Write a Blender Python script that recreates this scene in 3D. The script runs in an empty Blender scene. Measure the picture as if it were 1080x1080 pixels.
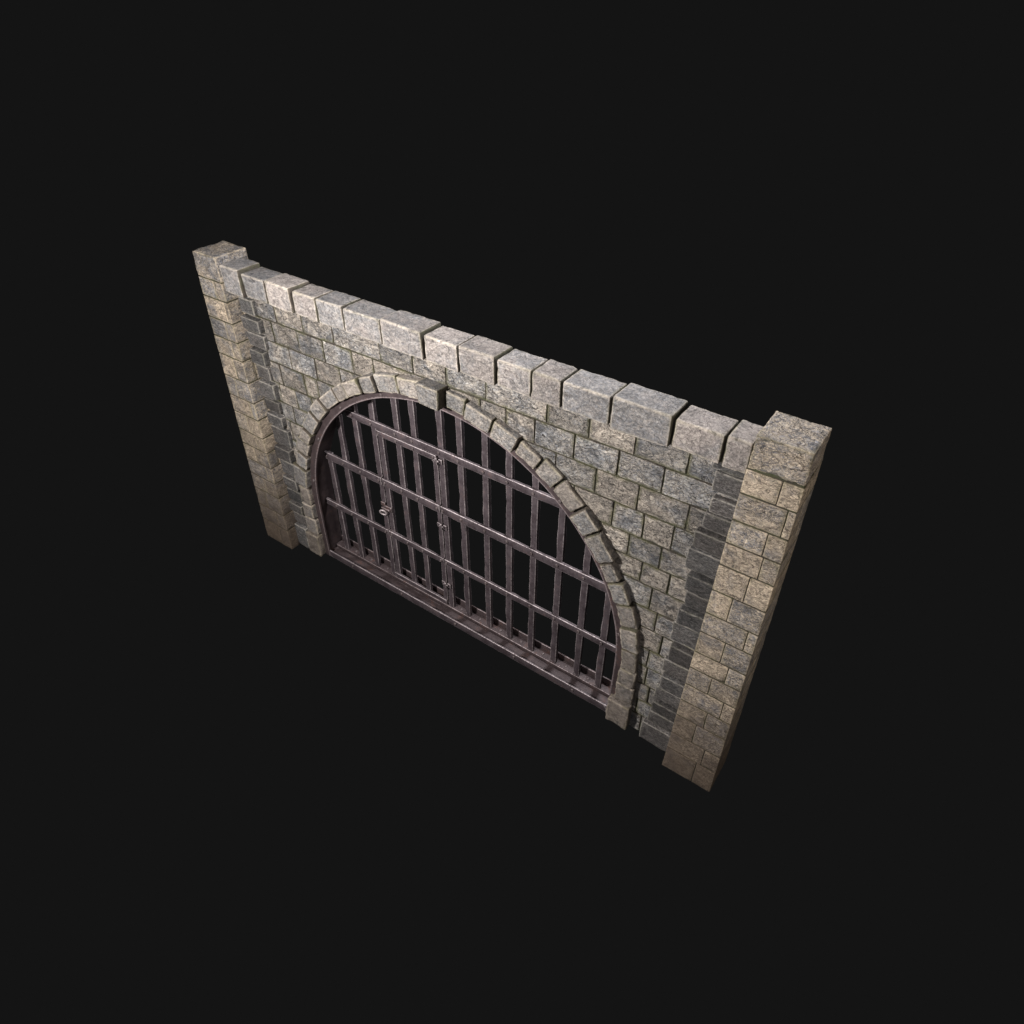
import bpy, math, random
import numpy as np
from mathutils import Matrix, Vector

random.seed(7)
RNG = np.random.default_rng(11)
scene = bpy.context.scene
col = scene.collection
PI = math.pi

# ------------------------------------------------------------------ noise
def _hash(i, j, k, s):
    h = (i * 374761393 + j * 668265263 + k * 2147483647 + s * 974711) & 0xffffffff
    h = ((h ^ (h >> 13)) * 1274126177) & 0xffffffff
    h = (h ^ (h >> 16)) & 0xffffffff
    return h / 4294967295.0

def vnoise(p, s=0):
    """value noise in -1..1, p is (n,3)"""
    f = np.floor(p); t = p - f; t = t * t * (3 - 2 * t)
    i, j, k = [f[:, a].astype(np.int64) for a in range(3)]
    r = 0
    for a in (0, 1):
        for b in (0, 1):
            for c in (0, 1):
                w = (t[:, 0] if a else 1 - t[:, 0]) * (t[:, 1] if b else 1 - t[:, 1]) * (t[:, 2] if c else 1 - t[:, 2])
                r = r + w * _hash(i + a, j + b, k + c, s)
    return r * 2 - 1

def fbm(p, s=0, o=3):
    r = 0; a = 1.0
    for q in range(o):
        r = r + a * vnoise(p * 2 ** q, s + q * 17); a *= .5
    return r

# ------------------------------------------------------------------ stone maker
def grid_axis(L, r, cell):
    n = max(2, int(round((L - 2 * r) / cell)))
    a = [0, r * .35] + list(np.linspace(r, L - r, n + 1)) + [L - r * .35, L]
    return np.array(a)

class Acc:
    """collects blocks for one mesh, with a per-block tone and the distance to the block's edge"""
    def __init__(self): self.v = []; self.f = []; self.c = []; self.n = 0
    def add(self, V, F, C):
        self.v.append(V); self.f.append(F + self.n); self.c.append(C); self.n += len(V)

def block(acc, corners, r=.015, cell=.05, amp=.004, freq=9, chip=.0, seed=None, tone=None, clamp=None, facet=0.0, jax=(0,)):
    """corners: 8 points, index = ix + 2*iy + 4*iz ; a hexahedron with rounded, worn edges"""
    c = np.array(corners, float).reshape(8, 3)
    seed = int(RNG.integers(1e6)) if seed is None else seed
    Lx = (np.linalg.norm(c[1] - c[0]) + np.linalg.norm(c[5] - c[4])) / 2
    Ly = (np.linalg.norm(c[2] - c[0]) + np.linalg.norm(c[6] - c[4])) / 2
    Lz = (np.linalg.norm(c[4] - c[0]) + np.linalg.norm(c[7] - c[3])) / 2
    L = np.array([Lx, Ly, Lz]); r = min(r, L.min() * .45)
    ax = [grid_axis(L[k], r, cell) for k in range(3)]
    N = [len(a) for a in ax]
    idx = {}; pts = []
    def vid(i, j, k):
        key = (i, j, k)
        if key not in idx:
            idx[key] = len(pts); pts.append((ax[0][i], ax[1][j], ax[2][k]))
        return idx[key]
    F = []
    for a, b, w in ((0, 1, 2), (1, 2, 0), (2, 0, 1)):
        for side in (0, N[w] - 1):
            for i in range(N[a] - 1):
                for j in range(N[b] - 1):
                    q = []
                    for di, dj in ((0, 0), (1, 0), (1, 1), (0, 1)):
                        t = [0, 0, 0]; t[a] = i + di; t[b] = j + dj; t[w] = side
                        q.append(vid(*t))
                    F.append(q if side else q[::-1])
    p = np.array(pts)
    on = (p <= 1e-9) | (p >= L - 1e-9)
    dist = np.minimum(p, L - p)
    d2 = np.where(on, 9, dist)
    edge = d2.min(1); edge = np.where(on.sum(1) > 1, 0, edge)
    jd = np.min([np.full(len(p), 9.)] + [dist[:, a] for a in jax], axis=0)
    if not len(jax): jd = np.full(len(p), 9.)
    inn = np.clip(p, r, L - r); d = p - inn
    ln = np.linalg.norm(d, axis=1, keepdims=True); ln[ln == 0] = 1
    nrm = d / ln
    p = inn + nrm * r
    u = p / L
    X = 0
    for ix in (0, 1):
        for iy in (0, 1):
            for iz in (0, 1):
                w = (u[:, 0] if ix else 1 - u[:, 0]) * (u[:, 1] if iy else 1 - u[:, 1]) * (u[:, 2] if iz else 1 - u[:, 2])
                X = X + w[:, None] * c[ix + 2 * iy + 4 * iz]
    ex = (c[1] - c[0]) / Lx; ey = (c[2] - c[0]) / Ly; ez = (c[4] - c[0]) / Lz
    nw = nrm[:, :1] * ex + nrm[:, 1:2] * ey + nrm[:, 2:] * ez
    so = RNG.random(3) * 50
    h = amp * fbm(X * freq + so, seed % 97, 3)
    if facet:
        g = fbm(X * np.array([3.2, 3.2, 6.0]) + so, seed % 89, 3)
        h = h - facet * np.maximum(0, 1 - np.abs(g) * 5) + facet * .8 * np.sign(g) * np.minimum(1, np.abs(g) * 4) * .5
    if chip:
        e = np.clip(1 - edge / (r * 2.2), 0, 1)
        h = h - chip * e * np.clip(fbm(X * 13 + so, seed % 83, 2) + .25, 0, 1.4)
    X = X + nw * h[:, None]
    if clamp is not None: X = clamp(X)
    tone = RNG.random(3) if tone is None else np.array(tone)
    C = np.zeros((len(X), 4)); C[:, 0] = tone[0]; C[:, 1] = tone[1]
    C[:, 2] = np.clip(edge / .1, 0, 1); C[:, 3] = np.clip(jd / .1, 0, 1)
    acc.add(X, np.array(F), C)

def boxc(x0, x1, y0, y1, z0, z1):
    return [(x, y, z) for z in (z0, z1) for y in (y0, y1) for x in (x0, x1)]

def link(name, me, mat, parent=None):
    o = bpy.data.objects.new(name, me); col.objects.link(o)
    if mat: me.materials.append(mat)
    if parent is not None:
        o.parent = parent
        pl = getp(parent)
        me.transform(Matrix.Translation(-Vector(pl)))
    return o
POS = {}
def getp(o):
    p = Vector((0, 0, 0))
    while o is not None:
        p = p + Vector(o.location); o = o.parent
    return p

def build(acc, name, mat, parent=None, smooth=True, ):
    V = np.concatenate(acc.v); F = np.concatenate(acc.f); C = np.concatenate(acc.c)
    me = bpy.data.meshes.new(name)
    me.vertices.add(len(V)); me.vertices.foreach_set('co', V.astype(np.float32).ravel())
    me.loops.add(F.size); me.loops.foreach_set('vertex_index', F.astype(np.int32).ravel())
    me.polygons.add(len(F)); me.polygons.foreach_set('loop_start', np.arange(0, F.size, 4, dtype=np.int32))
    me.polygons.foreach_set('loop_total', np.full(len(F), 4, np.int32))
    me.update(calc_edges=True)
    at = me.color_attributes.new('block', 'FLOAT_COLOR', 'POINT')
    at.data.foreach_set('color', C.astype(np.float32).ravel())
    me.validate()
    for p in me.polygons: p.use_smooth = smooth
    return link(name, me, mat, parent)

def one(name, mat, parent, corners, **k):
    a = Acc(); block(a, corners, **k); return build(a, name, mat, parent)

def thing(name, label, cat, loc, group=None):
    o = bpy.data.objects.new(name, None); col.objects.link(o); o.location = loc
    o.empty_display_size = .2
    o['label'] = label; o['category'] = cat
    if group: o['group'] = group
    return o

# ------------------------------------------------------------------ materials
class NT:
    def __init__(self, name):
        self.m = bpy.data.materials.new(name); self.m.use_nodes = True
        self.t = self.m.node_tree; self.t.nodes.clear()
        self.out = self.n('ShaderNodeOutputMaterial'); self.b = self.n('ShaderNodeBsdfPrincipled')
        self.t.links.new(self.b.outputs[0], self.out.inputs[0])
    def n(self, ty, **k):
        x = self.t.nodes.new(ty)
        for a, v in k.items(): setattr(x, a, v)
        return x
    def s(self, sock, v):
        if hasattr(v, 'is_output') or isinstance(v, bpy.types.NodeSocket): self.t.links.new(v, sock)
        else: sock.default_value = v
    def math(self, op, a, b=None, c=None, clamp=False):
        x = self.n('ShaderNodeMath', operation=op, use_clamp=clamp); self.s(x.inputs[0], a)
        if b is not None: self.s(x.inputs[1], b)
        if c is not None: self.s(x.inputs[2], c)
        return x.outputs[0]
    def vm(self, op, a, b=None):
        x = self.n('ShaderNodeVectorMath', operation=op); self.s(x.inputs[0], a)
        if b is not None: self.s(x.inputs[1], b)
        return x.outputs[0]
    def noise(self, vec, scale, detail=4, rough=.55, dist=0, lac=2.0):
        x = self.n('ShaderNodeTexNoise'); self.s(x.inputs['Vector'], vec)
        x.inputs['Scale'].default_value = scale; x.inputs['Detail'].default_value = detail
        x.inputs['Roughness'].default_value = rough; x.inputs['Distortion'].default_value = dist
        return x.outputs['Fac']
    def mix(self, f, a, b, mode='MIX'):
        x = self.n('ShaderNodeMix', data_type='RGBA', blend_type=mode)
        self.s(x.inputs[0], f); self.s(x.inputs[6], a); self.s(x.inputs[7], b)
        return x.outputs[2]
    def rng(self, v, a, b, c=0.0, d=1.0):
        x = self.n('ShaderNodeMapRange'); x.interpolation_type = 'SMOOTHSTEP'
        self.s(x.inputs[0], v); x.inputs[1].default_value = a; x.inputs[2].default_value = b
        x.inputs[3].default_value = c; x.inputs[4].default_value = d
        return x.outputs[0]

def c4(r, g, b): return (r, g, b, 1)

def stone_mat(name, cool, warm, dark, light, edge_amt=.6, vein=.5, rough=.75, bump=.6, moss=.25, soil=0.0, gain=1.0, streak=1.0, tonevar=.5, grain=.8, crk=.75, chips=.5, ewid=.20, jw=.085):
    T = NT(name)
    geo = T.n('ShaderNodeNewGeometry').outputs['Position']
    at = T.n('ShaderNodeAttribute', attribute_name='block')
    sep = T.n('ShaderNodeSeparateColor'); T.t.links.new(at.outputs['Color'], sep.inputs[0])
    r0, r1, ed = sep.outputs[0], sep.outputs[1], sep.outputs[2]
    comb = T.n('ShaderNodeCombineXYZ'); T.s(comb.inputs[0], T.math('MULTIPLY', r0, 31)); T.s(comb.inputs[1], T.math('MULTIPLY', r1, 47)); T.s(comb.inputs[2], T.math('MULTIPLY', T.math('ADD', r0, r1), 23))
    P = T.vm('ADD', geo, comb.outputs[0])
    Ps = T.vm('MULTIPLY', P, (1, 1, 1.0 + streak))
    nA = T.noise(P, 2.6, 5, .6, .6)
    nB = T.noise(P, 11, 6, .65, 1.2)
    nC = T.noise(Ps, 26, 6, .72, .6)
    nD = T.noise(P, 110, 3, .7)
    # patches of cool and warm stone
    patch = T.rng(T.math('ADD', T.math('MULTIPLY', nA, .65), T.math('ADD', T.math('MULTIPLY', nB, .35), T.math('MULTIPLY', T.math('SUBTRACT', r1, .5), .22))), .40, .60)
    base = T.mix(patch, c4(*cool), c4(*warm))
    base = T.mix(T.rng(nC, .38, .72, 0, .55), base, c4(*light))
    nM = T.noise(T.vm('ADD', Ps, (5, 1, 8)), 11, 6, .68, 2.0)
    base = T.mix(T.rng(nB, .50, .34, 0, .6), base, c4(*dark))
    base = T.mix(T.rng(nM, .47, .34, 0, .8), base, c4(*dark))
    base = T.mix(T.rng(nM, .54, .70, 0, .6), base, c4(*light))
    base = T.mix(T.rng(nD, .60, .36, 0, .2), base, c4(*dark))
    nE = T.noise(T.vm('ADD', Ps, (3, 9, 1)), 52, 6, .8, .4)
    base = T.mix(1.0, base, T.mix(T.rng(nE, .32, .68), c4(1 - .6 * grain, 1 - .61 * grain, 1 - .62 * grain), c4(1 + .5 * grain, 1 + .5 * grain, 1 + .5 * grain)), 'MULTIPLY')
    # chipped facets
    dv = T.n('ShaderNodeTexNoise'); T.s(dv.inputs['Vector'], P); dv.inputs['Scale'].default_value = 7; dv.inputs['Detail'].default_value = 4
    Pd = T.vm('ADD', T.vm('MULTIPLY', P, (1, 1, 1.6)), T.vm('MULTIPLY', T.vm('SUBTRACT', dv.outputs['Color'], (.5, .5, .5)), (.22, .22, .22)))
    vo = T.n('ShaderNodeTexVoronoi'); T.s(vo.inputs['Vector'], Pd); vo.inputs['Scale'].default_value = 8.5
    vs = T.n('ShaderNodeSeparateColor'); T.s(vs.inputs[0], vo.outputs['Color'])
    cell = vs.outputs[0]
    vo2 = T.n('ShaderNodeTexVoronoi', feature='DISTANCE_TO_EDGE'); T.s(vo2.inputs['Vector'], Pd); vo2.inputs['Scale'].default_value = 8.5
    cl = T.math('MULTIPLY', T.rng(vo2.outputs['Distance'], .035, .0, 0, crk), T.rng(nM, .40, .56))
    base = T.mix(1.0, base, T.mix(cell, c4(1 - .45 * chips, 1 - .44 * chips, 1 - .42 * chips), c4(1 + .4 * chips, 1 + .4 * chips, 1 + .38 * chips)), 'MULTIPLY')
    base = T.mix(cl, base, c4(dark[0] * .5, dark[1] * .5, dark[2] * .5))
    # ridged veins, pale
    rv = T.noise(Ps, 10.0, 6, .66, 2.6)
    ridge = T.math('ABSOLUTE', T.math('SUBTRACT', rv, .5))
    vein_f = T.math('MULTIPLY', T.rng(ridge, .034, .0, 0, vein), T.rng(nA, .34, .52))
    base = T.mix(vein_f, base, c4(*light))
    cr = T.noise(T.vm('ADD', Ps, (7, 3, 5)), 5.0, 4, .6, 1.8)
    crack = T.math('ABSOLUTE', T.math('SUBTRACT', cr, .5))
    crack_f = T.math('MULTIPLY', T.rng(crack, .022, .004, 0, crk), T.rng(nB, .38, .52))
    base = T.mix(crack_f, base, c4(dark[0] * .4, dark[1] * .4, dark[2] * .4))
    # pale worn arrises
    ew = T.math('ADD', ed, T.math('MULTIPLY', T.math('SUBTRACT', nC, .5), .55))
    ewf = T.math('MULTIPLY', T.rng(ew, ewid, .02, 0, edge_amt), T.rng(nM, .36, .56, .25, 1))
    base = T.mix(ewf, base, c4(light[0] * 1.12, light[1] * 1.1, light[2] * 1.03))
    # mortar smears and dirt along the joints, plus crevice shade painted into the colour
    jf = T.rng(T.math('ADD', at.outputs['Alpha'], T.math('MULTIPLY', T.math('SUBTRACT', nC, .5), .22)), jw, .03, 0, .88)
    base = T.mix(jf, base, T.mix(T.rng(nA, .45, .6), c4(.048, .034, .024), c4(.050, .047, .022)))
    # moss and damp
    mz = T.noise(P, 3.3, 4, .6, .5)
    base = T.mix(T.math('MULTIPLY', T.rng(mz, .47, .60, 0, moss), T.rng(ew, .48, .06)), base, c4(.125, .120, .050))
    # tone of each block
    hs = T.n('ShaderNodeHueSaturation'); T.s(hs.inputs['Color'], base)
    T.s(hs.inputs['Value'], T.math('MULTIPLY_ADD', r0, tonevar, gain * (1 - tonevar / 2)))
    base = hs.outputs[0]
    if soil:
        sz = T.n('ShaderNodeSeparateXYZ'); T.s(sz.inputs[0], geo)
        hgt = T.math('ADD', sz.outputs[2], T.math('MULTIPLY', T.math('SUBTRACT', nA, .5), 1.6))
        base = T.mix(T.rng(hgt, 2.6, .0, 0, soil), base, c4(.100, .068, .047))
    T.s(T.b.inputs['Base Color'], base)
    T.s(T.b.inputs['Roughness'], T.rng(nB, .3, .7, rough - .12, rough + .1))
    T.b.inputs['Specular IOR Level'].default_value = .35
    h = T.math('ADD', T.math('MULTIPLY', nB, .5), T.math('ADD', T.math('MULTIPLY', nC, .20), T.math('ADD', T.math('MULTIPLY', nD, .04), T.math('MULTIPLY', nE, .08))))
    h = T.math('ADD', h, T.math('MULTIPLY', T.rng(ridge, 0, .09), .25))
    h = T.math('ADD', h, T.math('MULTIPLY', cell, .9 * chips))
    h = T.math('SUBTRACT', h, T.math('MULTIPLY', cl, .3))
    h = T.math('SUBTRACT', h, T.math('MULTIPLY', T.rng(crack, .022, 0), .22))
    bp = T.n('ShaderNodeBump'); bp.inputs['Strength'].default_value = bump; bp.inputs['Distance'].default_value = .04
    T.s(bp.inputs['Height'], h); T.s(T.b.inputs['Normal'], bp.outputs[0])
    return T.m

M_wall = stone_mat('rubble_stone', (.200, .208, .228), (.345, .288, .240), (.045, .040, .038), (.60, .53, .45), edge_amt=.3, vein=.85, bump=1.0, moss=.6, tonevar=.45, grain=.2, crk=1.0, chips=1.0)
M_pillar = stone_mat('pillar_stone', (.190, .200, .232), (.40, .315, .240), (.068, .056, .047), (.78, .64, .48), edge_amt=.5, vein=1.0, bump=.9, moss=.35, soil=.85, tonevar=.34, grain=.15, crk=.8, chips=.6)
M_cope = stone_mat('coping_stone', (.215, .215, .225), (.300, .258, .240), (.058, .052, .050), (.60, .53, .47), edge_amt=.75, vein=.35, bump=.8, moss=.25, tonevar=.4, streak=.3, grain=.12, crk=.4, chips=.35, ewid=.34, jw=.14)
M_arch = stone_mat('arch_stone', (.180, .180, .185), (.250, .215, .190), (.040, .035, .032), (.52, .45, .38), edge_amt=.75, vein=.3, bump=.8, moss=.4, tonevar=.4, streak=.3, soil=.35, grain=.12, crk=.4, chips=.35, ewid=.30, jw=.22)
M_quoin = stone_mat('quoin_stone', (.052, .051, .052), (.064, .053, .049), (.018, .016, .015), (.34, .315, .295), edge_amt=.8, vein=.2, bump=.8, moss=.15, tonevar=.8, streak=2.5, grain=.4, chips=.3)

def mortar_mat():
    T = NT('mossy_mortar'); geo = T.n('ShaderNodeNewGeometry').outputs['Position']
    n = T.noise(geo, 4, 5, .6); m = T.noise(geo, 30, 4, .6)
    c = T.mix(T.rng(n, .42, .6), c4(.024, .019, .014), c4(.036, .040, .014))
    c = T.mix(T.rng(m, .4, .7, 0, .4), c, c4(.08, .07, .05))
    T.s(T.b.inputs['Base Color'], c); T.b.inputs['Roughness'].default_value = .95
    bp = T.n('ShaderNodeBump'); bp.inputs['Strength'].default_value = .7; bp.inputs['Distance'].default_value = .03
    T.s(bp.inputs['Height'], m); T.s(T.b.inputs['Normal'], bp.outputs[0])
    return T.m
M_mortar = mortar_mat()

def iron_mat(name, a, b, edgec, metallic=.35, rust=.25):
    T = NT(name); geo = T.n('ShaderNodeNewGeometry').outputs['Position']
    at = T.n('ShaderNodeAttribute', attribute_name='block')
    sep = T.n('ShaderNodeSeparateColor'); T.t.links.new(at.outputs['Color'], sep.inputs[0])
    P = geo
    n1 = T.noise(P, 6, 5, .6, .5); n2 = T.noise(P, 38, 5, .7); n3 = T.noise(P, 130, 3, .6)
    c = T.mix(T.rng(n1, .35, .65), c4(*a), c4(*b))
    c = T.mix(T.rng(n2, .50, .32, 0, .3), c, c4(a[0] * .35, a[1] * .32, a[2] * .32))
    c = T.mix(T.rng(n2, .64, .80, 0, .12), c, c4(*edgec))
    c = T.mix(T.math('MULTIPLY', T.rng(n1, .54, .66, 0, rust), T.rng(n2, .4, .6)), c, c4(.10, .042, .028))
    ew = T.math('ADD', sep.outputs[2], T.math('MULTIPLY', T.math('SUBTRACT', n2, .5), .35))
    c = T.mix(T.rng(ew, .11, .0, 0, .8), c, c4(*edgec))
    T.s(T.b.inputs['Base Color'], c); T.b.inputs['Metallic'].default_value = metallic
    T.s(T.b.inputs['Roughness'], T.rng(n2, .3, .7, .42, .68))
    bp = T.n('ShaderNodeBump'); bp.inputs['Strength'].default_value = .22; bp.inputs['Distance'].default_value = .015
    T.s(bp.inputs['Height'], T.math('ADD', n2, T.math('MULTIPLY', n1, .6))); T.s(T.b.inputs['Normal'], bp.outputs[0])
    return T.m
M_iron = iron_mat('worn_iron', (.050, .037, .041), (.085, .068, .074), (.44, .38, .38), .4, .3)
M_dkiron = iron_mat('dark_iron', (.042, .029, .030), (.064, .047, .047), (.26, .21, .21), .35, .55)
M_rivet = iron_mat('rivet_iron', (.07, .052, .052), (.11, .09, .09), (.36, .30, .29), .5, .3)

# ------------------------------------------------------------------ key dimensions
XC, ZC = -.15, 1.13          # arch centre
RI, RO = 2.815, 3.045        # arch stone inner and outer radius
ZTOP = 4.57                  # underside of the coping

# ------------------------------------------------------------------ pillars
COURSE = [0, .42, .74, 1.10, 1.395, 1.69, 1.98, 2.25, 2.57, 2.86, 3.19, 3.535, 3.815, 4.095, 4.40, 4.665]
SPLIT = [.62, .70, .42, .55, .78, .45, .68, .50, .82, .40, .58, .70, .66, .86, .64]
def pillar(sx, label):
    xo_t, xi_t = sx * 4.075, sx * 3.59
    xo_b, xi_b = sx * 4.16, sx * 3.515
    def xs(z):
        t = z / 5.0
        a, b = xo_b + (xo_t - xo_b) * t, xi_b + (xi_t - xi_b) * t
        return min(a, b), max(a, b)
    def ys(z):
        t = z / 5.0; return -.018 * (1 - t), .493 + .017 * (1 - t)
    root = thing('stone_pillar', label, 'pillar', ((xs(0)[0] + xs(0)[1]) / 2, .24, 0), 'stone pillars at the ends of the wall')
    a = Acc()
    g = .0045
    def cb(x0f, x1f, y0f, y1f, z0, z1):
        out = []
        for z in (z0, z1):
            X0, X1 = xs(z); Y0, Y1 = ys(z)
            for yf in (y0f, y1f):
                for xf in (x0f, x1f):
                    x = X0 + (X1 - X0) * xf; y = Y0 + (Y1 - Y0) * yf
                    if 0 < xf < 1: x += g if xf == x0f else -g
                    if 0 < yf < 1: y += g if yf == y0f else -g
                    out.append((x, y, z))
        return out
    for i in range(len(COURSE) - 1):
        z0, z1 = COURSE[i] + (g if i else 0), COURSE[i + 1] - g
        s = SPLIT[i]; s2 = .35 + .3 * ((i * 7) % 5) / 4
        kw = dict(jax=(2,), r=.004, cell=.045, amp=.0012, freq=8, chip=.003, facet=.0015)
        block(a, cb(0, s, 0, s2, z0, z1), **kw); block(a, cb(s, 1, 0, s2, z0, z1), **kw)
        block(a, cb(0, s, s2, 1, z0, z1), **kw); block(a, cb(s, 1, s2, 1, z0, z1), **kw)
    build(a, 'shaft', M_pillar, root)
    m = Acc(); x0, x1 = xs(0); X0, X1 = xs(4.7)
    cs = [(x0 + .007, -.011, .01), (x1 - .007, -.011, .01), (x0 + .007, .503, .01), (x1 - .007, .503, .01),
          (X0 + .007, .006, 4.69), (X1 - .007, .006, 4.69), (X0 + .007, .486, 4.69), (X1 - .007, .486, 4.69)]
    block(m, cs, r=.005, cell=.2, amp=0); build(m, 'mortar', M_mortar, root)
    c = Acc(); block(c, cb(0, 1, 0, 1, 4.665 + g, 5.0), r=.010, cell=.035, amp=.004, freq=9, chip=.012, facet=.004, tone=(.4, .3, .5), jax=())
    build(c, 'cap_stone', M_pillar, root)
    return root
pillar(-1, 'tall square stone pillar at the far left end of the wall, the smaller and more distant one')
pillar(1, 'tall square stone pillar at the right end of the wall, the larger and nearer one')

# ------------------------------------------------------------------ wall
wall = thing('stone_wall', 'grey block wall pierced by a wide round arch, with heavy coping stones along its top', 'wall', (0, .3, 0))

def clamp_open(X, R=2.90):
    X = X.copy()
    up = X[:, 2] > ZC
    dx, dz = X[:, 0] - XC, X[:, 2] - ZC
    rr = np.hypot(dx, dz)
    m = up & (rr < R); k = R / np.maximum(rr, 1e-6)
    X[m, 0] = XC + (dx * k)[m]; X[m, 2] = ZC + (dz * k)[m]
    lo = (~up) & (np.abs(dx) < R)
    X[lo, 0] = XC + np.sign(dx[lo]) * R
    return X
# mortar core behind the blocks, one prism with the arch cut out
import bmesh
def core_mesh():
    bm = bmesh.new(); y0, y1 = .2655, .462
    def box(q):
        A = [bm.verts.new((x, y0, z)) for x, z in q]; B = [bm.verts.new((x, y1, z)) for x, z in q]
        bm.faces.new(A); bm.faces.new(B[::-1]); return A, B
    n = 60; pts = [(XC + 2.86 * math.cos(PI - PI * k / n), ZC + 2.86 * math.sin(PI - PI * k / n)) for k in range(n + 1)]
    T = ZTOP + .02
    for (xa, za), (xb, zb) in zip(pts[:-1], pts[1:]): box([(xa, za), (xb, zb), (xb, T), (xa, T)])
    box([(-3.56, .006), (XC - 2.86, .006), (XC - 2.86, ZC), (XC - 2.86, T), (-3.56, T)])
    box([(XC + 2.86, .006), (3.56, .006), (3.56, T), (XC + 2.86, T), (XC + 2.86, ZC)])
    bmesh.ops.remove_doubles(bm, verts=bm.verts, dist=1e-5)
    loop = [(-3.56, .006), (XC - 2.86, .006)] + pts + [(XC + 2.86, .006), (3.56, .006)]
    side = [e for e in bm.edges if len(e.link_faces) == 1 and abs(e.verts[0].co.y - y0) < 1e-4]
    for e in side:
        a, b = e.verts
        c = [v for v in bm.verts if (v.co - Vector((b.co.x, y1, b.co.z))).length < 1e-4][0]
        d = [v for v in bm.verts if (v.co - Vector((a.co.x, y1, a.co.z))).length < 1e-4][0]
        bm.faces.new((a, b, c, d))
    bmesh.ops.recalc_face_normals(bm, faces=bm.faces)
    me = bpy.data.meshes.new('mortar_core'); bm.to_mesh(me); bm.free()
    return link('mortar_core', me, M_mortar, wall)
core_mesh()

rows = [4.60, 4.19, 3.87, 3.543, 3.203, 2.893, 2.59, 2.25, 1.935, 1.604, 1.288, .953, .637, .34, 0.0]
known = {0: [-3.03, -2.50, -1.92, -1.10, -.56, -.05, .53, 1.35, 1.87, 2.40, 2.97],
         1: [-3.16, -2.65, -2.15, -1.62, -1.24, -.6, .0, .45, .81, 1.20, 1.71, 2.24, 2.75],
         2: [-3.39, -2.90, -2.38, -1.9, -1.45, 1.05, 1.49, 2.0, 2.51, 3.07],
         3: [-3.19, -2.69, -2.41, -1.95, 1.35, 1.75, 2.25, 2.62, 2.96],
         4: [-3.3, -2.95, -2.6, -2.15, 1.75, 2.1, 2.48, 2.87],
         5: [-3.1, -2.75, -2.35, 1.95, 2.3, 2.68, 3.02], 6: [-3.25, -2.9, -2.5, 2.1, 2.45, 2.85], 7: [2.3, 2.64, 2.96, -3.1, -2.65], 8: [2.42, 2.77, 3.08, -3.2, -2.8],
         9: [2.5, 2.95, -3.3, -2.85], 10: [2.55, 2.97, -3.25, -2.9], 11: [2.6, 3.05, -3.15, -2.95], 12: [2.6, 2.92, -3.3, -2.95], 13: [2.6, 3.02, -3.2, -2.95]}
wa = Acc()
for i in range(len(rows) - 1):
    z1, z0 = rows[i], rows[i + 1]
    xs_ = sorted([-3.57] + [k_ + (4.76 - k_) * .0128 for k_ in known[i]] + [3.57])
    for a_, b_ in zip(xs_[:-1], xs_[1:]):
        # skip blocks wholly inside the opening
        cor = [(x, z) for x in (a_, b_) for z in (z0, z1)]
        inside = all((math.hypot(x - XC, z - ZC) < 2.88 if z > ZC else abs(x - XC) < 2.88) for x, z in cor)
        if inside or (z1 <= ZC and a_ < XC < b_): continue
        if b_ - a_ > 2.0 and a_ < XC < b_: continue
        w = .006
        f = .252 + RNG.normal() * .002
        j = lambda: RNG.normal() * .002
        c = [(a_ + w + j(), f + j(), z0 + w + j()), (b_ - w + j(), f + j(), z0 + w + j()), (a_ + w, .40, z0 + w), (b_ - w, .40, z0 + w),
             (a_ + w + j(), f + j(), z1 - w + j()), (b_ - w + j(), f + j(), z1 - w + j()), (a_ + w, .40, z1 - w), (b_ - w, .40, z1 - w)]
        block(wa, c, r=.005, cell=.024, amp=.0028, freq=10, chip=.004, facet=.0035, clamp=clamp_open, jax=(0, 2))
build(wa, 'masonry', M_wall, wall)
# back face of the wall in plain large blocks
wb = Acc()
for i in range(len(rows) - 1):
    z1, z0 = rows[i], rows[i + 1]
    xs_ = [-3.57 + .595 * k + (.3 if i % 2 else 0) for k in range(13)]
    xs_ = [-3.57] + [x for x in xs_ if -3.4 < x < 3.4] + [3.57]
    for a_, b_ in zip(xs_[:-1], xs_[1:]):
        cor = [(x, z) for x in (a_, b_) for z in (z0, z1)]
        if all((math.hypot(x - XC, z - ZC) < 2.88 if z > ZC else abs(x - XC) < 2.88) for x, z in cor): continue
        block(wb, boxc(a_ + .006, b_ - .006, .445, .474, z0 + .006, z1 - .006), r=.01, cell=.06, amp=.004, chip=.01, clamp=clamp_open)
build(wb, 'back_masonry', M_wall, wall)

# coping stones
cj = [-3.592, -3.20, -2.735, -2.255, -1.825, -1.355, -.75, -.115, .37, .865, 1.31, 1.67, 2.22, 2.85, 3.34, 3.592]
ch = [.030, -.004, .006, -.018, -.008, -.006, .012, -.012, .002, -.014, -.002, -.004, .014, -.010, .004]
for i in range(15):
    x0, x1 = cj[i] + .009, cj[i + 1] - .009; dz = ch[i] * 1.25; dy = -ch[i] * .8
    t = lambda s=.006: RNG.normal() * s
    zt = 4.872 + dz; zb = 4.555 - abs(dz) * .3
    y0 = .052 + dy; y1 = .395
    c = [(x0, y0 + t(), zb + t(.008)), (x1, y0 + t(), zb + t(.008)), (x0, y1, zb), (x1, y1, zb),
         (x0, y0 + t(.004), zt + t(.004)), (x1, y0 + t(.004), zt + t(.004)), (x0, y1, zt), (x1, y1, zt + t(.004))]
    one('coping_stone', M_cope, wall, c, r=.020, cell=.022, amp=.0022, freq=16, chip=.007)
# bedding mortar under and between the coping stones
one('coping_mortar', M_mortar, wall, boxc(-3.57, 3.57, .13, .36, 4.54, 4.80), r=.01, cell=.08, amp=.003)

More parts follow.
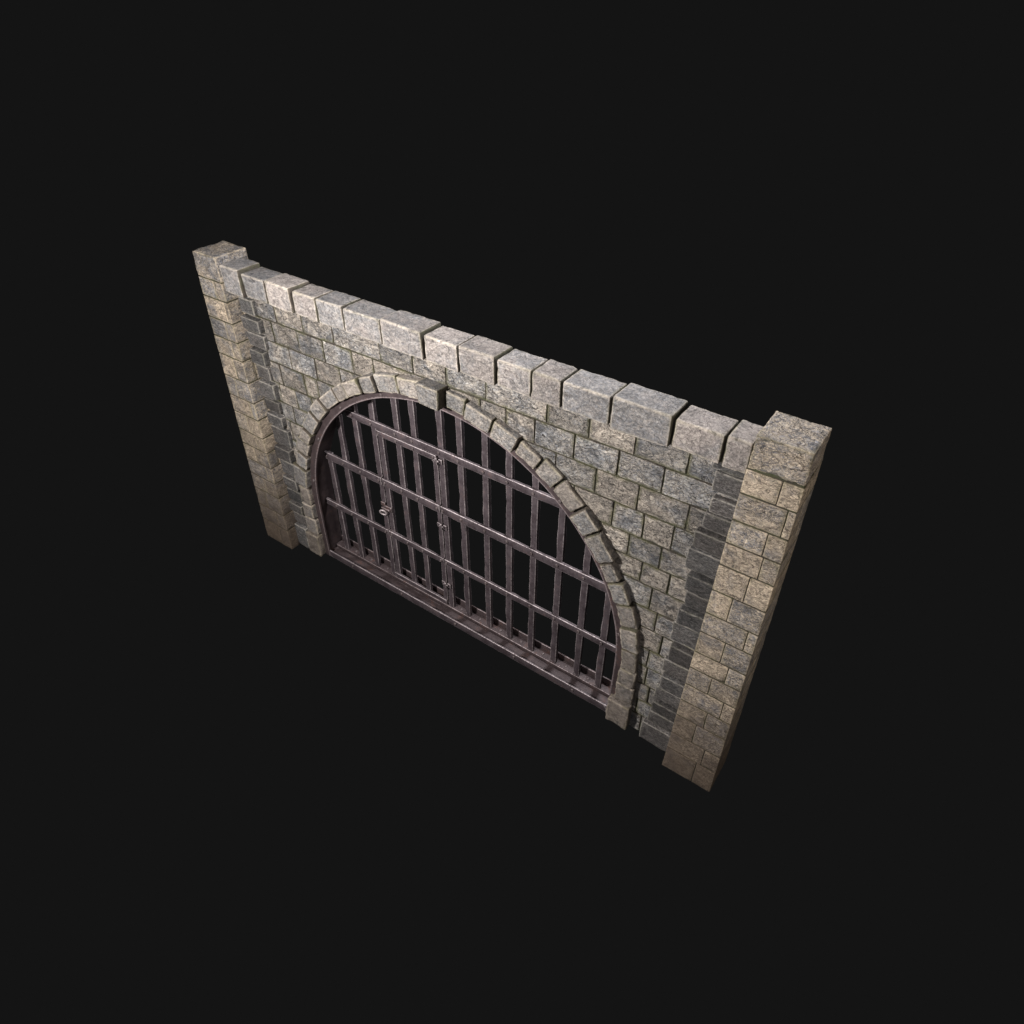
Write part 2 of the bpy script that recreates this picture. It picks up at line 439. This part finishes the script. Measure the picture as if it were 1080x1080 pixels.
# arch stones
joints = [173.8, 165.8, 160.0, 154.0, 149.0, 141.2, 134.6, 126.7, 121.0, 114.2, 108.6, 100.5, 93.1, 86.5, 80.6, 72.8, 65.8, 59.4, 53.6, 46.4, 40.4, 32.8, 27.5, 21.2, 14.4, 7.1, .2]
def wedge(a0, a1, ri, ro, y0, y1):
    g = .008 if a0 < 94 else .012
    def P(r, a, y): return (XC + r * math.cos(a), y, ZC + r * math.sin(a))
    A0, A1 = math.radians(a0), math.radians(a1)   # a0 > a1 (left to right)
    d = g / ri
    cs = []
    for r in (ri, ro):
        for y in (y0, y1):
            for a in (A0 - d, A1 + d):
                cs.append(P(r, a, y))
    return cs
for k in range(len(joints) - 1):
    a0, a1 = joints[k], joints[k + 1]
    if abs(a0 - 93.1) < .1:
        one('keystone', M_arch, wall, wedge(a0 + .1, a1 - .1, RI, RO + .035, .070, .45), tone=(.02, .2, .5), r=.02, cell=.024, amp=.005, freq=10, chip=.02)
        continue
    dr = RNG.normal() * .017; dy = RNG.normal() * .018
    if k == 0: dr, dy = .06, -.02
    one('voussoir', M_arch, wall, wedge(a0, a1, RI + abs(RNG.normal()) * .006, RO + dr, .168 + dy, .45), r=.016, cell=.024, amp=.004, freq=10, chip=.016)
# straight stones under the arch on both sides (jambs)
def jamb(x0, x1, z0, z1, y0):
    one('jamb_stone', M_arch, wall, boxc(x0, x1, y0, .45, z0 + .008, z1 - .008), jax=(), r=.017, cell=.026, amp=.004, freq=10, chip=.016)
for x0, x1, z0, z1, y0 in ((-3.19, -2.965, 1.09, 1.43, .175), (-3.19, -2.96, .79, 1.09, .16), (-3.21, -2.957, .455, .79, .175), (-3.245, -2.953, 0, .455, .135),
                           (2.655, 2.895, .83, 1.135, .17), (2.645, 2.905, .50, .83, .18), (2.58, 2.90, 0, .47, .145)):
    jamb(x0, x1, z0, z1, y0)

# quoins beside the pillars
QR = [(4.555, 4.41, 3.24), (4.40, 4.14, 3.27), (4.13, 3.92, 3.30), (3.915, 3.69, 3.26), (3.68, 3.43, 3.215), (3.42, 3.11, 3.18), (3.10, 2.85, 3.24), (2.84, 2.59, 3.26),
      (2.58, 2.32, 3.23), (2.31, 1.98, 3.19), (1.97, 1.69, 3.23), (1.68, 1.43, 3.18), (1.42, 1.16, 3.205), (1.15, .89, 3.155), (.88, .66, 3.165), (.65, .40, 3.14), (.39, 0, 3.085)]
QL = [(4.555, 4.46, 3.38), (4.44, 4.19, 3.31), (4.18, 3.96, 3.23), (3.95, 3.71, 3.22), (3.70, 3.45, 3.28), (3.44, 3.20, 3.30), (3.19, 2.90, 3.25), (2.89, 2.66, 3.25),
      (2.65, 2.43, 3.23), (2.42, 2.08, 3.18), (2.07, 1.81, 3.21), (1.80, 1.50, 3.17), (1.48, 1.25, 3.235), (1.24, .97, 3.195), (.96, .75, 3.235), (.74, .49, 3.22), (.48, 0, 3.25)]
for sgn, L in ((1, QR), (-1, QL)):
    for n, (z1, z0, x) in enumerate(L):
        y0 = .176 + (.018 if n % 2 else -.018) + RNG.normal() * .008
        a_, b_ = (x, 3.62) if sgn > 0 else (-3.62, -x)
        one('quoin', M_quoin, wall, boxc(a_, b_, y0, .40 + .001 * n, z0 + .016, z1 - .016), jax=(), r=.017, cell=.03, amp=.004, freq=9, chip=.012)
one('quoin_mortar', M_mortar, wall, boxc(3.34, 3.56, .26, .39, .01, 4.56), r=.01, cell=.2, amp=0)
one('quoin_mortar', M_mortar, wall, boxc(-3.56, -3.42, .29, .39, .01, 4.56), r=.01, cell=.2, amp=0)

# ------------------------------------------------------------------ iron gate
gate = thing('iron_gate', 'rusty dark iron barred gate with a small door in it, filling the round stone arch', 'gate', (XC, .5, 0))
def sweep(name, prof, mat, parent, n=72):
    """prof: closed list of (r, y), swept up the left side, round the arch and down the right side"""
    path = [(PI, z) for z in np.linspace(0.004, ZC, 9)[:-1]] + [(PI - PI * k / n, None) for k in range(n + 1)] + [(0, z) for z in np.linspace(ZC, 0.004, 9)[1:]]
    V = []; F = []; C = []
    m = len(prof)
    for s, (a, z) in enumerate(path):
        for (r, y) in prof:
            w = .004 * vnoise(np.array([[s * .45, y * 3, r * 2]]), 5)[0]
            rr = r + w
            if z is None: V.append((XC + rr * math.cos(a), y + w * .5, ZC + rr * math.sin(a)))
            else: V.append((XC + rr * math.cos(a), y + w * .5, z))
            C.append((.5, .5, 0.0 if y < .262 and r < 2.72 else .6, .5))
    for s in range(len(path) - 1):
        for k in range(m):
            F.append((s * m + k, s * m + (k + 1) % m, (s + 1) * m + (k + 1) % m, (s + 1) * m + k))
    acc = Acc(); acc.add(np.array(V), np.array(F), np.array(C))
    o = build(acc, name, mat, parent, smooth=False)
    bm = bmesh.new(); bm.from_mesh(o.data); bmesh.ops.recalc_face_normals(bm, faces=bm.faces); bm.to_mesh(o.data); bm.free()
    return o
sweep('arch_frame', [(2.700, .262), (2.708, .252), (2.83, .252), (2.83, .290), (2.795, .290), (2.795, .62), (2.770, .62), (2.770, .285), (2.705, .285), (2.700, .279)], M_dkiron, gate)

def hexbar(name, mat, parent, x0, x1, y0, y1, z0, z1, amp=.0035, r=.008, lean=0.0):
    c = boxc(x0, x1, y0, y1, z0, z1)
    c = [(x + (lean if z == z1 else 0), y, z) for x, y, z in c]
    return one(name, mat, parent, c, r=r, cell=.06, amp=amp, freq=4.5, chip=.003)

sill = hexbar('sill', M_dkiron, gate, XC - 2.762, XC + 2.70, .285, .458, .005, .045, amp=.002)
hexbar('sill_lip', M_iron, sill, XC - 2.699, XC + 2.69, .254, .280, .0, .135, amp=.003, r=.007)
pl = hexbar('sill_plate', M_dkiron, sill, XC - 2.760, XC + 2.72, .462, .60, .02, .10, amp=.003)
hexbar('sill_flange', M_dkiron, sill, XC - 2.758, XC + 2.72, .602, .624, .0, .205, amp=.003)

# rivet mesh shared by every copy
def rivet_mesh():
    bm = bmesh.new(); prof = [(.024, 0), (.024, .005), (.020, .010), (.013, .012), (.011, .009), (.0, .0105)]
    n = 12; rings = []
    for r, h in prof:
        if r == 0: rings.append([bm.verts.new((0, -h, 0))]); continue
        rings.append([bm.verts.new((r * math.cos(2 * PI * k / n), -h, r * math.sin(2 * PI * k / n))) for k in range(n)])
    for a, b in zip(rings[:-1], rings[1:]):
        for k in range(n):
            if len(b) == 1: bm.faces.new((a[k], a[(k + 1) % n], b[0]))
            else: bm.faces.new((a[k], a[(k + 1) % n], b[(k + 1) % n], b[k]))
    bmesh.ops.recalc_face_normals(bm, faces=bm.faces)
    me = bpy.data.meshes.new('rivet'); bm.to_mesh(me); bm.free(); me.materials.append(M_rivet)
    at = me.color_attributes.new('block', 'FLOAT_COLOR', 'POINT')
    cc = []
    for v in me.vertices: cc += [.5, .5, .1 if -v.co.y > .008 else .6, .5]
    at.data.foreach_set('color', cc)
    return me
RM = rivet_mesh()
def rivet(parent, x, y, z, up=False):
    o = bpy.data.objects.new('rivet', RM); col.objects.link(o); o.parent = parent
    o.location = Vector((x, y, z)) - getp(parent)
    if up: o.rotation_euler = (-PI / 2, 0, 0)
    return o

def arch_top(x, R=2.765): return ZC + math.sqrt(max(0, R * R - (x - XC) ** 2))
BW = .047
FB = .478                    # front face of the upright bars
bars_x = [-2.665, -2.312, -1.95, -1.575, -.352, -.030, .372, .742, 1.131, 1.524, 1.914, 2.262]
for x in bars_x:
    zt = 2.08 if x < -2.5 else arch_top(x, 2.785)
    b = hexbar('bar', M_iron, gate, x - BW, x + BW, FB, FB + .060, .098, zt - .004, amp=.006, lean=0)
# short bar tops above the door
door_bars = [-1.122, -.816]
for x in door_bars:
    hexbar('bar', M_iron, gate, x - BW, x + BW, FB, FB + .052, 2.97, arch_top(x, 2.785), amp=.005)

SF = .436                    # front face of the cross straps
def strap(z, h, x0, x1, parent, rx, name='crossbar'):
    s = hexbar(name, M_iron, parent, x0, x1, SF, FB - .001, z - h / 2, z + h / 2, amp=.0045)
    for x in rx: rivet(s, x, SF - .001, z) if parent is gate else rivet(parent, x, SF - .001, z)
    return s
# left of the door
xl = lambda z: XC - (math.sqrt(2.768 ** 2 - max(0, z - ZC) ** 2)) + .01
xr = lambda z: XC + (math.sqrt(2.768 ** 2 - max(0, z - ZC) ** 2)) - .01
strap(1.065, .105, xl(1.2), -1.525, gate, [-2.665, -2.312, -1.95, -1.575])
strap(2.05, .13, xl(2.15), -1.525, gate, [-2.665, -2.312, -1.95, -1.575])
strap(1.065, .105, -.396, xr(1.2), gate, bars_x[4:])
strap(2.05, .13, -.396, xr(2.15), gate, bars_x[4:])
strap(3.02, .115, xl(3.1), xr(3.1), gate, [-1.95, -1.575, -1.122, -.816, -.352, -.030, .372, .742, 1.131, 1.524])

# the small door
door = Acc()
def db(x0, x1, y0, y1, z0, z1, amp=.004): block(door, boxc(x0, x1, y0, y1, z0, z1), r=.008, cell=.06, amp=amp, freq=4.5, chip=.003)
db(-1.500, -1.412, FB - .002, FB + .054, .17, 2.945)
db(-.500, -.418, FB - .002, FB + .054, .17, 2.945)
db(-1.506, -.414, SF + .002, FB - .003, 2.862, 2.948)
db(-1.506, -.414, SF + .002, FB - .003, .150, .235)
door = build(door, 'door', M_iron, gate)
for x in door_bars: hexbar('door_bar', M_iron, door, x - BW, x + BW, FB, FB + .05, .165, 2.93, amp=.006)
for z, h in ((1.065, .105), (2.05, .13)):
    strap(z, h, -1.508, -.412, door, [-1.45, -1.122, -.816, -.46], 'door_crossbar')
for x in (-1.45, -1.122, -.816, -.46): rivet(door, x, SF + .001, 2.905)
# hinges: knuckle and two small leaves
def hinge(z):
    a = Acc()
    block(a, boxc(-.492, -.414, FB - .030, FB - .003, z - .045, z + .035), r=.008, cell=.02, amp=.004)
    block(a, boxc(-.395, -.325, FB - .026, FB - .003, z - .050, z + .030), r=.008, cell=.02, amp=.004)
    block(a, boxc(-.425, -.385, FB - .062, FB - .020, z - .065, z + .055), r=.017, cell=.02, amp=.003)
    block(a, boxc(-.445, -.365, FB - .050, FB - .022, z - .014, z + .016), r=.010, cell=.02, amp=.003)
    return build(a, 'hinge', M_iron, door)
for z in (2.87, 1.74, .58): hinge(z)
# ring latch hanging on the lock side of the door
def torus(name, mat, parent, c, R, r, tilt):
    bm = bmesh.new(); n, m = 24, 10; G = []
    for i in range(n):
        a = 2 * PI * i / n
        G.append([bm.verts.new(((R + r * math.cos(2 * PI * j / m)) * math.cos(a), r * math.sin(2 * PI * j / m), (R + r * math.cos(2 * PI * j / m)) * math.sin(a))) for j in range(m)])
    for i in range(n):
        for j in range(m): bm.faces.new((G[i][j], G[(i + 1) % n][j], G[(i + 1) % n][(j + 1) % m], G[i][(j + 1) % m]))
    bmesh.ops.recalc_face_normals(bm, faces=bm.faces)
    me = bpy.data.meshes.new(name); bm.to_mesh(me); bm.free()
    for p in me.polygons: p.use_smooth = True
    me.transform(Matrix.Translation(Vector(c)) @ Matrix.Rotation(tilt, 4, 'Z') @ Matrix.Rotation(.25, 4, 'X'))
    return link(name, me, mat, parent)
la = Acc()
block(la, boxc(-1.520, -1.400, FB - .034, FB - .004, 1.50, 1.60), r=.012, cell=.02, amp=.004)
block(la, boxc(-1.610, -1.53, FB - .030, FB - .004, 1.56, 1.64), r=.010, cell=.02, amp=.004)
block(la, boxc(-1.585, -1.42, FB - .060, FB - .036, 1.535, 1.565), r=.008, cell=.02, amp=.002)
build(la, 'latch', M_dkiron, door)
torus('latch_ring', M_iron, door, (-1.545, FB - .062, 1.475), .052, .014, .3)
# bolt heads on the sill plate between the bars
allx = sorted(bars_x + door_bars)
for i in range(len(allx) - 1):
    x = (allx[i] + allx[i + 1]) / 2
    if -1.6 < x < -.4: continue
    rivet(sill, x, .528, .100, up=True)
for x in (-2.3, -1.2, -.1, 1.0, 2.0): rivet(sill, x, .2525, .07)
for k in range(9):
    a = PI * (k + .5) / 9
    o = rivet(gate, XC + 2.752 * math.cos(a), .2515, ZC + 2.752 * math.sin(a))

# ------------------------------------------------------------------ world, light, camera
w = bpy.data.worlds.new('World'); scene.world = w; w.use_nodes = True
bg = w.node_tree.nodes['Background']; bg.inputs[0].default_value = (.0070, .0070, .0070, 1); bg.inputs[1].default_value = 1

def lamp(name, loc, target, energy, size, color=(1, 1, 1)):
    d = bpy.data.lights.new(name, 'AREA'); d.shape = 'DISK'; d.size = size; d.energy = energy; d.color = color
    o = bpy.data.objects.new(name, d); col.objects.link(o); o.location = loc
    o.rotation_euler = (Vector(target) - Vector(loc)).to_track_quat('-Z', 'Y').to_euler()
    return o
lamp('key_lamp', (-1.7, -4.6, 5.7), (1.2, .3, 3.9), 930, .6, (1, .975, .955))
lamp('fill_lamp', (4.6, -7.4, 5.0), (1.6, .2, 3.6), 125, 3.0, (1, .97, .98))
lamp('side_lamp', (9.0, -1.2, 5.0), (2.0, .2, 3.2), 120, 1.5, (1, .90, .80))
lamp('back_lamp', (1.5, 3.6, 9.0), (.6, .2, 4.8), 700, 1.5, (.97, .97, 1))

cam = bpy.data.cameras.new('camera'); co = bpy.data.objects.new('camera', cam); col.objects.link(co)
cx, cy, cz, yaw, pit, roll = 4.7586, -5.1458, 8.1054, -.6143, -.6794, .0066
fwd = Vector((math.sin(yaw) * math.cos(pit), math.cos(yaw) * math.cos(pit), math.sin(pit)))
rt = Vector((math.cos(yaw), -math.sin(yaw), 0)); up = rt.cross(fwd)
r2 = rt * math.cos(roll) + up * math.sin(roll); u2 = -rt * math.sin(roll) + up * math.cos(roll)
Mx = Matrix((r2, u2, -fwd)).transposed().to_4x4(); Mx.translation = (cx, cy, cz)
co.matrix_world = Mx
cam.sensor_width = 36; cam.lens = 36 * 734 / 1080; cam.clip_end = 100; cam.clip_start = .05
scene.camera = co
scene.view_settings.view_transform = 'Standard'; scene.view_settings.look = 'None'
scene.view_settings.exposure = 0; scene.view_settings.gamma = 1
